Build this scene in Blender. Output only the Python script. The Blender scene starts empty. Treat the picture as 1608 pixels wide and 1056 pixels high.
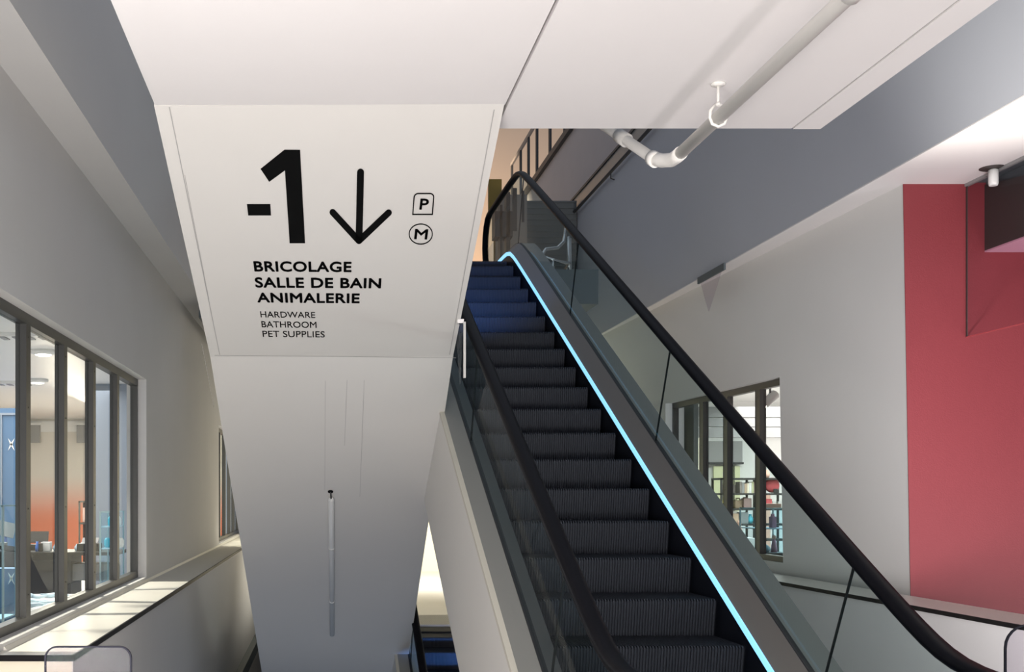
import bpy, bmesh, math, random
from mathutils import Vector, Matrix
random.seed(7)
S = bpy.context.scene
COL = S.collection

# ------------------------------------------------------------------ camera, world, lights
F = 1753.0; CX = 500.0; CY = 775.0; E = 1.6      # focal length and principal point of the 1608x1056 frame, eye height
cam_d = bpy.data.cameras.new('camera'); cam = bpy.data.objects.new('camera', cam_d); COL.objects.link(cam)
cam.location = (0, 0, E); cam.rotation_euler = (math.radians(90), 0, 0)
cam_d.sensor_width = 36; cam_d.lens = 36*F/1608
cam_d.shift_x = (804-CX)/1608; cam_d.shift_y = (CY-528)/1608
cam_d.clip_end = 200
S.camera = cam
S.view_settings.view_transform = 'Standard'
S.view_settings.look = 'None'
S.view_settings.exposure = 0.0
S.view_settings.gamma = 1.0
S.view_settings.use_curve_mapping = False

w = bpy.data.worlds.new('world'); S.world = w; w.use_nodes = True
w.node_tree.nodes['Background'].inputs[0].default_value = (0.84, 0.92, 1.06, 1)
w.node_tree.nodes['Background'].inputs[1].default_value = 0.40

def area(name, loc, target, sx, sy, power, col=(1, 1, 1), spread=180):
    d = bpy.data.lights.new(name, 'AREA'); d.shape = 'RECTANGLE'; d.size = sx; d.size_y = sy
    d.energy = power; d.color = col; d.spread = math.radians(spread)
    o = bpy.data.objects.new(name, d); COL.objects.link(o); o.location = loc
    o.rotation_euler = (Vector(target)-Vector(loc)).to_track_quat('-Z', 'Y').to_euler()
    return o
def spot(name, loc, target, power, col=(1, 1, 1), ang=60, blend=.6, rad=.08):
    d = bpy.data.lights.new(name, 'SPOT'); d.energy = power; d.color = col
    d.spot_size = math.radians(ang); d.spot_blend = blend; d.shadow_soft_size = rad
    o = bpy.data.objects.new(name, d); COL.objects.link(o); o.location = loc
    o.rotation_euler = (Vector(target)-Vector(loc)).to_track_quat('-Z', 'Y').to_euler()
    return o
area('key_behind_camera', (0.3, -1.6, 0.75), (0.3, 6, 2.3), 5, 1.2, 275, (1, .955, .92))  # added key light behind the camera
area('uplight_right', (3.75, 4.5, 0.25), (3.4, 5.2, 4.0), .6, .45, 30, (1, .93, .93))
spot('wall_fill_right', (3.2, 5.0, 0.2), (4.5, 6.9, 5.7), 2700, (1, .95, .88), 48, 1.0, .2)  # added spot that brightens the near end of the blue grey wall
area('wall_right_wash', (3.5, 4.2, .6), (4.9, 11, 2.6), .5, .5, 45, (1, .97, .95), 70)  # added wash to lift the white window wall, no fixture there
area('lower_blue_fill', (.2, 9.5, -3.9), (.1, 12, -.5), 1.2, 1.2, 25, (.55, .72, 1))  # added bluish fill from below, tints the underside of the sign escalator
area('corridor_light', (6.9, 6.3, 0.35), (6.3, 9.0, 1.2), 1.0, .5, 55, (1, .95, .95))
for yy in (6.4, 8.0, 9.6, 11.2): spot('shop_left_light', (-4.0, yy, 3.12), (-1.95, yy, .4), 800, (1, .94, .80), 34, .35, .05)
area('shop_left_ceiling_light', (-5.0, 15, 3.1), (-5.0, 15, 0), 4, 8, 380, (1, .97, .92))
area('shop_left_far_light', (-4.5, 20.2, 2.6), (-1.4, 20.2, .6), .6, 2.0, 260, (1, .93, .72))
area('shop_right_light', (8.0, 15.5, 2.85), (8.0, 15.5, 0), 4, 4, 400, (1, .98, .94))
area('far_hall_light', (2.2, 19.5, 2.2), (2.2, 21, 0), 3, 3, 200, (1, .95, .82))
area('upper_hall_light', (2.5, 27, 9.0), (3.6, 30, 6.0), 3, 3, 500, (1, .78, .55))
area('wall_left_wash', (-1.0, 1.2, 0.9), (-1.8, 7.0, 4.5), 1.0, .6, 120, (1, .95, .93))  # added wash to lift the left wall, no fixture there

# ------------------------------------------------------------------ materials
def mat(name, col, rough=.6, metal=0, bump=0, bscale=60, var=0, vscale=3, emit=None, es=1, spec=.5):
    m = bpy.data.materials.new(name); m.use_nodes = True
    nt = m.node_tree; b = nt.nodes['Principled BSDF']
    b.inputs['Base Color'].default_value = (*col, 1)
    b.inputs['Roughness'].default_value = rough; b.inputs['Metallic'].default_value = metal
    b.inputs['Specular IOR Level'].default_value = spec
    if var or bump:
        tc = nt.nodes.new('ShaderNodeTexCoord')
    if var:
        n = nt.nodes.new('ShaderNodeTexNoise'); n.inputs['Scale'].default_value = vscale; n.inputs['Detail'].default_value = 5
        nt.links.new(tc.outputs['Object'], n.inputs['Vector'])
        r = nt.nodes.new('ShaderNodeMixRGB')
        r.inputs[1].default_value = (*[c*(1-var) for c in col], 1); r.inputs[2].default_value = (*[min(1, c*(1+var)) for c in col], 1)
        nt.links.new(n.outputs['Fac'], r.inputs[0]); nt.links.new(r.outputs[0], b.inputs['Base Color'])
    if bump:
        n2 = nt.nodes.new('ShaderNodeTexNoise'); n2.inputs['Scale'].default_value = bscale
        nt.links.new(tc.outputs['Object'], n2.inputs['Vector'])
        bp = nt.nodes.new('ShaderNodeBump'); bp.inputs['Strength'].default_value = bump; bp.inputs['Distance'].default_value = .01
        nt.links.new(n2.outputs['Fac'], bp.inputs['Height']); nt.links.new(bp.outputs[0], b.inputs['Normal'])
    if emit:
        b.inputs['Emission Color'].default_value = (*emit, 1); b.inputs['Emission Strength'].default_value = es
    return m
def glass(name, tint, refl=1.0, rough=0.0):
    m = bpy.data.materials.new(name); m.use_nodes = True; nt = m.node_tree
    for n in list(nt.nodes): nt.nodes.remove(n)
    out = nt.nodes.new('ShaderNodeOutputMaterial'); mx = nt.nodes.new('ShaderNodeMixShader')
    t = nt.nodes.new('ShaderNodeBsdfTransparent'); t.inputs[0].default_value = (*tint, 1)
    g = nt.nodes.new('ShaderNodeBsdfGlossy'); g.inputs['Roughness'].default_value = rough; g.inputs[0].default_value = (.9, .95, 1, 1)
    fr = nt.nodes.new('ShaderNodeFresnel'); fr.inputs[0].default_value = 1.45
    mu = nt.nodes.new('ShaderNodeMath'); mu.operation = 'MULTIPLY'; mu.inputs[1].default_value = refl
    ge = nt.nodes.new('ShaderNodeNewGeometry'); m1 = nt.nodes.new('ShaderNodeMath'); m1.operation = 'SUBTRACT'; m1.inputs[0].default_value = 1
    m2 = nt.nodes.new('ShaderNodeMath'); m2.operation = 'MULTIPLY'
    nt.links.new(ge.outputs['Backfacing'], m1.inputs[1]); nt.links.new(m1.outputs[0], m2.inputs[0]); nt.links.new(fr.outputs[0], m2.inputs[1])
    nt.links.new(m2.outputs[0], mu.inputs[0]); nt.links.new(mu.outputs[0], mx.inputs[0])
    nt.links.new(t.outputs[0], mx.inputs[1]); nt.links.new(g.outputs[0], mx.inputs[2]); nt.links.new(mx.outputs[0], out.inputs[0])
    return m
def gradient_z(name, c0, c1, z0, z1, rough=.6):
    m = mat(name, c0, rough); nt = m.node_tree; b = nt.nodes['Principled BSDF']
    g = nt.nodes.new('ShaderNodeNewGeometry'); sx = nt.nodes.new('ShaderNodeSeparateXYZ'); mr = nt.nodes.new('ShaderNodeMapRange')
    mr.inputs[1].default_value = z0; mr.inputs[2].default_value = z1; mr.interpolation_type = 'SMOOTHSTEP'
    mi = nt.nodes.new('ShaderNodeMixRGB'); mi.inputs[1].default_value = (*c0, 1); mi.inputs[2].default_value = (*c1, 1)
    nt.links.new(g.outputs['Position'], sx.inputs[0]); nt.links.new(sx.outputs[2], mr.inputs[0])
    nt.links.new(mr.outputs[0], mi.inputs[0]); nt.links.new(mi.outputs[0], b.inputs['Base Color'])
    return m

M = dict(
    plaster=mat('plaster_white', (.75, .74, .72), .75, bump=.06, bscale=25, var=.03, vscale=1.2),
    plaster_grey=mat('plaster_grey', (.62, .61, .60), .75, bump=.08, bscale=25, var=.05, vscale=1.0),
    plaster_blue=mat('plaster_blue_grey', (.46, .475, .52), .75, bump=.05, bscale=25, var=.04, vscale=.8),
    plaster_pink=mat('plaster_mauve', (.50, .46, .46), .75, var=.04),
    slab=mat('slab_paint', (.78, .755, .75), .7, bump=.04, bscale=30, var=.015),
    casing=mat('casing_paint', (.675, .655, .625), .45, bump=.02, bscale=12, var=.015),
    casing_low=mat('casing_grey', (.62, .62, .61), .5, var=.02),
    red=mat('red_paint', (.225, .030, .038), .6, bump=.12, bscale=90, var=.03),
    black=mat('black_vinyl', (.003, .003, .003), .6, spec=.08),
    joint=mat('joint_line', (.40, .39, .38), .7),
    joint_dark=mat('joint_dark', (.012, .013, .014), .8, spec=.1),
    ledge=mat('ledge_top', (.74, .71, .64), .45, var=.02),
    ledge_edge=mat('ledge_edge', (.007, .006, .007), .5, spec=.15),
    frame=mat('bronze_aluminium', (.066, .065, .061), .4, metal=.45),
    frame_dark=mat('gasket_black', (.015, .015, .017), .5),
    rubber=mat('handrail_rubber', (.004, .004, .006), .42, spec=.05),
    deck=mat('deck_metal', (.17, .155, .145), .42, metal=.35),
    deck_out=mat('deck_outer_metal', (.25, .245, .23), .5, metal=.15),
    deck_edge=mat('deck_edge_cream', (.55, .52, .45), .5),
    skirt=mat('skirt_black', (.006, .007, .012), .45, spec=.2),
    step=mat('step_metal', (.030, .032, .042), .55, metal=.2, spec=.3),
    comb=mat('comb_metal', (.5, .5, .55), .4, metal=.6),
    led=mat('led_light', (.2, .6, 1), .4, emit=(.28, .66, 1.0), es=1.15),
    pipe=mat('pipe_paint', (.86, .84, .80), .4),
    pipe_old=mat('pipe_grey', (.5, .49, .47), .45),
    tube=mat('tube_white', (.62, .63, .63), .35),
    chrome=mat('chrome', (.75, .75, .75), .15, metal=1),
    dark=mat('dark_metal', (.03, .03, .032), .5),
    darkbrown=mat('dark_brown', (.055, .045, .042), .55),
    slate=mat('slate_paint', (.09, .11, .12), .55),
    glass=glass('balustrade_glass', (.80, .86, .86), .22),
    pane=glass('window_glass', (.96, .97, .97), .2),
    clear=glass('acrylic', (.93, .93, .94), .2),
    frosted=glass('guard_glass', (.90, .88, .91), .06),
    case=glass('case_glass', (.88, .97, 1.0), .35),
    edge=mat('glass_edge', (.03, .03, .04), .7, spec=.05),
    edge_cyan=mat('glass_edge_cyan', (.30, .45, .50), .3),
    cream=mat('cream_paint', (.85, .78, .62), .6, var=.02),
    floor=mat('floor_stone', (.62, .60, .58), .35, var=.05, vscale=8),
    wood=mat('shelf_black', (.02, .02, .02), .5),
    white=mat('white_gloss', (.8, .8, .78), .4),
    orange=gradient_z('orange_fade', (.80, .22, .11), (.74, .70, .63), .9, 2.1),
    blue=mat('blue_panel', (.07, .15, .27), .5, var=.05),
    slateblue=mat('slate_blue', (.22, .26, .32), .6),
    lamp=mat('lamp_glow', (1, 1, 1), .4, emit=(1, .95, .85), es=9),
    warmwall=mat('warm_wall', (.72, .55, .42), .7),
    ochre=mat('ochre', (.28, .19, .03), .5),
    taupe=mat('taupe_column', (.25, .22, .20), .6),
    shutter=mat('shutter_grey', (.12, .13, .13), .5),
    lime=mat('lime_wall', (.70, .72, .45), .6),
    yellow=mat('yellow_fabric', (.75, .62, .06), .6),
    rose=mat('rose_fabric', (.55, .09, .10), .6),
    pink=mat('pink_fabric', (.62, .32, .42), .7),
    tan=mat('tan_fabric', (.50, .38, .27), .7),
    mauve=mat('mauve_fabric', (.30, .21, .20), .7),
    cyan=mat('cyan_plastic', (.10, .55, .68), .3),
    bluep=mat('blue_plastic', (.05, .18, .6), .3),
    greyp=mat('grey_plastic', (.30, .30, .30), .5),
    paleblue=mat('pale_blue', (.5, .65, .75), .5),
    peach=mat('peach_paint', (.72, .45, .35), .6),
)

# ------------------------------------------------------------------ helpers
OFF = {}
def wloc(o): return OFF.get(o.name, Vector((0, 0, 0)))
class MB:
    def __init__(s, xf=None): s.bm = bmesh.new(); s.xf = xf
    def v(s, p): return s.bm.verts.new(s.xf(p) if s.xf else p)
    def poly(s, pts):
        return s.bm.faces.new([s.v(p) for p in pts])
    def hexa(s, a, b):       # two quads (same winding) joined into a solid
        A = [s.v(p) for p in a]; B = [s.v(p) for p in b]
        n = len(A)
        s.bm.faces.new(A); s.bm.faces.new(B[::-1])
        for i in range(n):
            j = (i+1) % n; s.bm.faces.new((A[i], B[i], B[j], A[j]))
    def box(s, x0, x1, y0, y1, z0, z1):
        s.hexa([(x0, y0, z0), (x1, y0, z0), (x1, y1, z0), (x0, y1, z0)], [(x0, y0, z1), (x1, y0, z1), (x1, y1, z1), (x0, y1, z1)])
    def rbox(s, c, size, rz=0, ry=0, rx=0):
        m = Matrix.Rotation(rz, 3, 'Z') @ Matrix.Rotation(ry, 3, 'Y') @ Matrix.Rotation(rx, 3, 'X')
        h = [q/2 for q in size]
        f = lambda x, y, z: tuple(Vector(c)+m @ Vector((x*h[0], y*h[1], z*h[2])))
        s.hexa([f(-1, -1, -1), f(1, -1, -1), f(1, 1, -1), f(-1, 1, -1)], [f(-1, -1, 1), f(1, -1, 1), f(1, 1, 1), f(-1, 1, 1)])
    def tube(s, pts, r, n=14, cap=True):
        pts = [Vector(p) for p in pts]; rs = r if isinstance(r, (list, tuple)) else [r]*len(pts)
        rings = []; up = None
        for i, p in enumerate(pts):
            d = (pts[min(i+1, len(pts)-1)]-pts[max(i-1, 0)]).normalized()
            if up is None:
                up = Vector((0, 0, 1)) if abs(d.z) < .9 else Vector((1, 0, 0))
            a = d.cross(up).normalized(); b = a.cross(d).normalized(); up = b
            rings.append([s.v(tuple(p+(a*math.cos(2*math.pi*k/n)+b*math.sin(2*math.pi*k/n))*rs[i])) for k in range(n)])
        for i in range(len(rings)-1):
            for k in range(n):
                j = (k+1) % n; f = s.bm.faces.new((rings[i][k], rings[i][j], rings[i+1][j], rings[i+1][k])); f.smooth = True
        if cap:
            s.bm.faces.new(rings[0][::-1]); s.bm.faces.new(rings[-1])
    def lathe(s, c, prof, n=20, axis='Z'):
        rings = []
        for r, h in prof:
            ring = []
            for k in range(n):
                a = 2*math.pi*k/n
                d = (r*math.cos(a), r*math.sin(a), h) if axis == 'Z' else ((r*math.cos(a), h, r*math.sin(a)) if axis == 'Y' else (h, r*math.cos(a), r*math.sin(a)))
                ring.append(s.v((c[0]+d[0], c[1]+d[1], c[2]+d[2])))
            rings.append(ring)
        for i in range(len(rings)-1):
            for k in range(n):
                j = (k+1) % n; f = s.bm.faces.new((rings[i][k], rings[i][j], rings[i+1][j], rings[i+1][k])); f.smooth = True
        s.bm.faces.new(rings[0][::-1]); s.bm.faces.new(rings[-1])
    def build(s, name, m, parent=None, bevel=0):
        bmesh.ops.recalc_face_normals(s.bm, faces=s.bm.faces)
        if bevel:
            bmesh.ops.bevel(s.bm, geom=[e for e in s.bm.edges if e.is_manifold and e.calc_face_angle(0) > .5], offset=bevel, segments=2, profile=.7, affect='EDGES')
        off = wloc(parent) if parent else Vector((0, 0, 0))
        if parent is None:
            vs = [v.co for v in s.bm.verts]
            lo = [min(v[i] for v in vs) for i in range(3)]; hi = [max(v[i] for v in vs) for i in range(3)]
            off = Vector(((lo[0]+hi[0])/2, (lo[1]+hi[1])/2, lo[2]))
        for v in s.bm.verts: v.co -= off
        me = bpy.data.meshes.new(name); s.bm.to_mesh(me); s.bm.free()
        me.materials.append(m)
        o = bpy.data.objects.new(name, me); COL.objects.link(o)
        if parent: o.parent = parent
        else: o.location = off
        OFF[o.name] = off
        return o
def tag(o, label, cat, group=None):
    o['label'] = label; o['category'] = cat
    if group: o['group'] = group
    return o
def struct(o): o['kind'] = 'structure'; return o
def thing(name, loc, label, cat, group=None):
    o = bpy.data.objects.new(name, None); COL.objects.link(o); o.location = loc; o.empty_display_size = .1
    OFF[o.name] = Vector(loc); return tag(o, label, cat, group)
def sbox(name, m, *a):
    b = MB(); b.box(*a); return struct(b.build(name, m))
def yaw_xf(t):            # turn about the vertical through the origin so that +Y leans by t in X per metre
    a = math.atan(t); c, s_ = math.cos(a), math.sin(a)
    return lambda p: (p[0]*c+p[1]*s_, -p[0]*s_+p[1]*c, p[2])
def clone(src, loc, label=None, group=None):
    r = src.copy(); COL.objects.link(r); r.location = loc
    if label: r['label'] = label
    if group: r['group'] = group
    for ch in src.children:
        c = ch.copy(); COL.objects.link(c); c.parent = r
        for g in ch.children:
            d = g.copy(); COL.objects.link(d); d.parent = c
    return r

# ------------------------------------------------------------------ setting: left side
LW = yaw_xf(15/1753)
def lbox(name, m, *a):
    b = MB(LW); b.box(*a); return struct(b.build(name, m))
WX = -1.835; WT = E+1.15; WB = E-.85; SOF = E+2.40
Y0, Y1, Y2, Y3 = 2.2, 11.27, 18.75, 25.0
mb = MB(LW)                                   # window wall: pieces around the two openings
mb.box(WX-.2, WX, -4, 40, WT, SOF+.2)
mb.box(WX-.2, WX, -4, 40, -4.2, WB)
mb.box(WX-.2, WX, Y1, Y2, WB, WT); mb.box(WX-.2, WX, -4, Y0, WB, WT); mb.box(WX-.2, WX, Y3, 40, WB, WT)
struct(mb.build('wall_left', M['plaster_grey']))
mb = MB(LW); mb.box(WX-.2, -1.55, -4, 40, SOF, 9.5)
struct(mb.build('wall_left_upper', M['plaster_grey']))
mb = MB(LW); mb.box(WX-.2, -1.395, 6.1, 40, -2.9, E-.912)
struct(mb.build('wall_left_lower', M['plaster_grey']))
mb = MB(LW)
mb.box(-2.6, WX-.2, 6.1, 6.3, -.2, E-.912); mb.box(WX-.2, -1.40, 6.098, 6.1, 0, E-.912)
struct(mb.build('wall_left_end', M['cream']))
lbox('trim_1', M['ledge'], WX-.0, -1.397, 6.09, 40, E-.912, E-.89)
mb = MB(LW); mb.box(-1.397, -1.385, 6.08, 40, E-.918, E-.885); mb.box(-3.2, -1.385, 6.075, 6.09, E-.918, E-.885)
struct(mb.build('trim_2', M['ledge_edge']))
mb = MB(LW); mb.box(-3.2, WX, 6.09, 6.4, E-.912, E-.89)
struct(mb.build('trim_3', M['ledge']))
mb = MB(LW); mb.hexa([(WX-.09, 6.3, E-.89), (WX+.02, 6.3, E-.89), (WX+.005, 6.3, E-.87), (WX-.09, 6.3, E-.85)],
                     [(WX-.09, 30, E-.89), (WX+.02, 30, E-.89), (WX+.005, 30, E-.87), (WX-.09, 30, E-.85)])
struct(mb.build('trim_4', M['ledge']))
mb = MB(LW); mb.box(-1.395, -1.29, 6.5, 40, E-2.9, E-2.7)
struct(mb.build('trim_5', M['slate']))

def window(name, xf, x, ya, yb, zb, zt, ys, inward, plane_m='pane'):
    """frame in the plane x, from ya to yb, mullions at ys; the room is towards +inward"""
    s = inward
    b = MB(xf); fx0, fx1 = sorted((x-s*.07, x))
    b.box(fx0, fx1, ya, yb, zt-.07, zt); b.box(fx0, fx1, ya, yb, zb, zb+.06)
    b.box(fx0, fx1, ya, ya+.05, zb, zt); b.box(fx0, fx1, yb-.05, yb, zb, zt)
    w_ = struct(b.build(name, M['frame']))
    for y in ys:
        b = MB(xf); b.box(fx0, fx1, y-.05, y+.05, zb+.06, zt-.07)
        for zz in (zb+.2, zb+.75, zt-.6, zt-.15): b.lathe((x, y-.0, zz), [(.006, 0), (.006, s*.004)], 8, 'X')
        mu = b.build('mullion', M['frame'], w_)
        b = MB(xf); b.box(fx0-.002, fx1-.004 if s > 0 else fx1+.002, y+.05, y+.068, zb+.06, zt-.07); b.build('gasket', M['frame_dark'], mu)
    e = [ya+.05]+list(ys)+[yb-.05]
    for i in range(len(e)-1):
        b = MB(xf); xm = x-s*.045; b.box(xm-.004, xm+.004, e[i]+(.05 if i else 0), e[i+1]-(.05 if i < len(e)-2 else 0), zb+.06, zt-.07)
        b.build('pane', M[plane_m], w_)
    return w_
window('window_1', LW, -1.92, Y0, Y1, WB, WT, [3.2, 4.2, 5.2, 6.2, 7.14, 8.16, 9.17, 10.21], 1)
window('window_2', LW, -1.92, Y2, Y3, WB, WT, [19.9, 20.95, 22.0, 23.0, 24.0], 1)

# ------------------------------------------------------------------ setting: right side
PW = yaw_xf(-50/1753)
def pbox(name, m, *a):
    b = MB(PW); b.box(*a); return struct(b.build(name, m))
RX = 5.003; RSOF = E+2.52; RW_Y = 9.05
rb, rt = E-.713, E+1.187
ra, rbY = 11.24, 14.61
xg = lambda p: p
def lean(z): return .065*(1-(z-.77)/3.35)-.006    # the wall leans out a little towards its foot
mb = MB(PW)
mb.hexa([(RX+lean(rt), 8.917, rt), (RX+.25, 8.917, rt), (RX+.25, 30, rt), (RX+lean(rt), 30, rt)],
        [(RX+lean(RSOF), 8.917, RSOF+.1), (RX+.25, 8.917, RSOF+.1), (RX+.25, 30, RSOF+.1), (RX+lean(RSOF), 30, RSOF+.1)])
mb.hexa([(RX+lean(rb), 8.917, rb), (RX+.25, 8.917, rb), (RX+.25, ra, rb), (RX+lean(rb), ra, rb)],
        [(RX+lean(rt), 8.917, rt), (RX+.25, 8.917, rt), (RX+.25, ra, rt), (RX+lean(rt), ra, rt)])
mb.box(RX, RX+.25, rbY, 30, rb, rt)
mb.hexa([(RX+lean(-4.2)-.0, 8.917, 0), (RX+.25, 8.917, 0), (RX+.25, 30, 0), (RX+lean(0), 30, 0)],
        [(RX+lean(rb), 8.917, rb), (RX+.25, 8.917, rb), (RX+.25, 30, rb), (RX+lean(rb), 30, rb)])
struct(mb.build('wall_right', M['plaster']))
window('window_3', PW, RX+.09, ra, rbY, rb, rt, [11.93, 12.82, 13.57], -1)
mb = MB(); mb.hexa([(4.815, 9.05, 0), (11, 9.05, 0), (11, 9.056, 0), (4.815, 9.056, 0)], [(4.74, 9.05, RSOF), (11, 9.05, RSOF), (11, 9.056, RSOF), (4.74, 9.056, RSOF)]); mb.box(5.3, 11, 9.056, 9.3, 0, RSOF)
struct(mb.build('wall_back', M['red']))
sbox('wall_right_upper', M['plaster_blue'], 4.455, 4.75, -2, 34, RSOF+.0, E+4.86)
mb = MB(); mb.poly([(4.455, -2, RSOF), (5.25, -2, RSOF), (5.25, 9.06, RSOF), (4.46, 34, RSOF), (4.455, 34, RSOF)]) if False else None
mb.box(4.455, 5.25, -2, 9.06, RSOF-.012, RSOF-.002); mb.box(4.455, 5.0, 9.06, 34, RSOF-.012, RSOF-.002)
mb.box(4.46, 5.25, -2, 9.06, RSOF+.001, RSOF+.06); mb.box(4.46, 5.0, 9.06, 34, RSOF+.001, RSOF+.06)
struct(mb.build('ceiling_right', M['slab']))
sbox('ceiling_corridor', M['slate'], 5.25, 11, -2, 9.06, RSOF+.002, RSOF+.06)
mb = MB(PW); mb.box(4.60, 4.99, -2, 30, 0, .752)
struct(mb.build('wall_right_lower', M['plaster_grey']))
pbox('trim_6', M['ledge'], 4.595, 5.02, -2, 30, .752, .774)
pbox('trim_7', M['ledge_edge'], 4.583, 4.595, -2, 30, .745, .776)

# ------------------------------------------------------------------ setting: slabs and floors
CZ = E+1.775
BX = yaw_xf(30/1753)
mb = MB(); mb.box(.866, 2.30, -2.5, 5.43, CZ, CZ+.5)
struct(mb.build('ceiling', M['slab']))
mb = MB(); mb.box(2.312, 2.445, -2.5, 5.44, CZ, CZ+.5); struct(mb.build('trim_8', M['slab']))
sbox('trim_9', M['joint'], 2.30, 2.312, -2.5, 5.43, CZ+.006, CZ+.5)
LEV = 4.2
mb = MB(); mb.box(-4, 4.7, -5, 4.0, -.3, 0); mb.box(-1.39, .94, 4.0, 7.2, -.3, 0); mb.box(2.60, 5.1, 4.0, 13.4, -.3, 0); mb.box(-.4, 6, 13.6, 26, -.3, 0); mb.box(4.7, 11, -5, 9.1, -.3, 0)
struct(mb.build('floor', M['floor']))
mb = MB(); mb.box(.2, 3.25, 12.96, 34, LEV-.4, LEV); mb.box(-1.5, .2, 14.0, 34, LEV-.4, LEV)
struct(mb.build('floor_upper', M['slate']))
sbox('wall_far', M['cream'], -1.4, 6, 22.8, 23.0, 0, LEV-.4)
sbox('wall_far_upper', M['warmwall'], -2, 8, 33, 33.2, LEV, 16)
sbox('trim_10', M['plaster_pink'], 4.9, 5.2, 10, 33, E+4.8, E+7.05)
sbox('wall_lower_right', M['plaster_grey'], 5.2, 5.4, -5, 24, -4.5, -.31)
sbox('wall_lower_far', M['plaster_grey'], -2, 5.4, 24, 24.2, -4.5, -.31)
sbox('wall_lower_back', M['plaster_grey'], -2, 5.4, -5.2, -5, -4.5, -.31)
sbox('floor_lower', M['floor'], -2, 6, -2, 24, -4.5, -4.2)

# ------------------------------------------------------------------ escalators
m_ = .516
def smax(a, b, s): return .5*(a+b)+.5*math.sqrt((a-b)**2+s*s)
def smin(a, b, s): return .5*(a+b)-.5*math.sqrt((a-b)**2+s*s)
HW = .62            # glass / handrail plane from the centre line
class Esc:
    def __init__(s, xc, yaw, q, zl, zh, y_in, y_out):
        s.xc, s.q, s.zl, s.zh, s.y_in, s.y_out = xc, q, zl, zh, y_in, y_out; s.xf = yaw_xf(yaw); s.yaw = math.atan(yaw)
    def z(s, y, d, soft=.1):    # height of the line d above the nosings
        return smin(smax(E-s.q+m_*y+d, s.zl+d, soft), s.zh+d, soft)
    def ys(s, a, b, n): return [a+(b-a)*i/n for i in range(n+1)]
def strip(e, x0, d0, x1, d1, ya, yb, th=.012, n=60):
    """ribbon along the slope from (x0,d0) to (x1,d1), th thick downwards"""
    b = MB(e.xf); prev = None
    for y in e.ys(ya, yb, n):
        r = [b.v((x0, y, e.z(y, d0))), b.v((x1, y, e.z(y, d1))), b.v((x1, y, e.z(y, d1)-th)), b.v((x0, y, e.z(y, d0)-th))]
        if prev:
            for i in range(4):
                j = (i+1) % 4; b.bm.faces.new((prev[i], prev[j], r[j], r[i]))
        else: b.bm.faces.new(r)
        prev = r
    b.bm.faces.new(prev[::-1]); return b
def handrail_path(e, h, r=.36):
    pts = []
    zt = e.z(e.y_in, h)
    for k in range(8, 0, -1):
        a = math.pi*k/8; pts.append((e.y_in-r*math.sin(a), zt-r+r*math.cos(a)))
    for y in e.ys(e.y_in, e.y_out, 120): pts.append((y, e.z(y, h, .1)))
    zt = e.z(e.y_out, h)
    for k in range(1, 9):
        a = math.pi*k/8; pts.append((e.y_out+r*math.sin(a), zt-r+r*math.cos(a)))
    return pts
PROF = [(-.030, -.022), (-.038, -.012), (-.040, .004), (-.034, .016), (-.018, .022), (.018, .022), (.034, .016), (.040, .004), (.038, -.012), (.030, -.022)]
def handrail(e, x, h, parent):
    b = MB(e.xf); pts = handrail_path(e, h); prev = None; n = len(PROF)
    for i, (y, z) in enumerate(pts):
        p0, p1 = pts[max(i-1, 0)], pts[min(i+1, len(pts)-1)]
        dy, dz = p1[0]-p0[0], p1[1]-p0[1]; L = math.hypot(dy, dz) or 1; ny, nz = -dz/L, dy/L
        r = [b.v((x+a, y+ny*c, z+nz*c)) for a, c in PROF]
        if prev:
            for k in range(n):
                j = (k+1) % n; f = b.bm.faces.new((prev[k], prev[j], r[j], r[k])); f.smooth = True
        else: b.bm.faces.new(r)
        prev = r
    b.bm.faces.new(prev[::-1]); return b.build('handrail', M['rubber'], parent)
def panes(e, x, joints, parent, h=.93, d=.16, r=.34):
    al = math.atan(m_)
    tops = [None]+joints+[None]
    for i in range(len(tops)-1):
        a, c = tops[i], tops[i+1]; g = .004
        ta = (a+g) if a else e.y_in; tc = (c-g) if c else e.y_out
        sh = (h-d)*math.cos(al)*math.sin(al)
        top = [(y, e.z(y, h)) for y in e.ys(ta, tc, 24)]
        ba = (a+sh+g) if a else e.y_in; bc = (c+sh-g) if c else e.y_out
        bot = [(y, e.z(y, d)) for y in e.ys(ba, bc, 24)]
        pl = list(top)
        if c is None:
            zt = e.z(e.y_out, h); pl += [(e.y_out+r*math.sin(math.pi*k/8), zt-r+r*math.cos(math.pi*k/8)) for k in range(1, 9)]
        pl += bot[::-1]
        if a is None:
            zt = e.z(e.y_in, h); pl += [(e.y_in-r*math.sin(math.pi*k/8), zt-r+r*math.cos(math.pi*k/8)) for k in range(8, 0, -1)]
        b = MB(e.xf); b.hexa([(x-.005, y, z) for y, z in pl], [(x+.005, y, z) for y, z in pl])
        gp = b.build('glass_panel', M['glass'], parent)
        if c:
            b = MB(e.xf); ct = c; zt = e.z(ct, h); zb = e.z(ct+sh, d)
            b.hexa([(x-.0055, ct-.003, zt), (x+.0055, ct-.003, zt), (x+.0055, ct+.003, zt), (x-.0055, ct+.003, zt)],
                   [(x-.0055, ct+sh-.003, zb), (x+.0055, ct+sh-.003, zb), (x+.0055, ct+sh+.003, zb), (x-.0055, ct+sh+.003, zb)])
            b.build('glass_joint', M['joint_dark'], gp)
TREAD = .391
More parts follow.
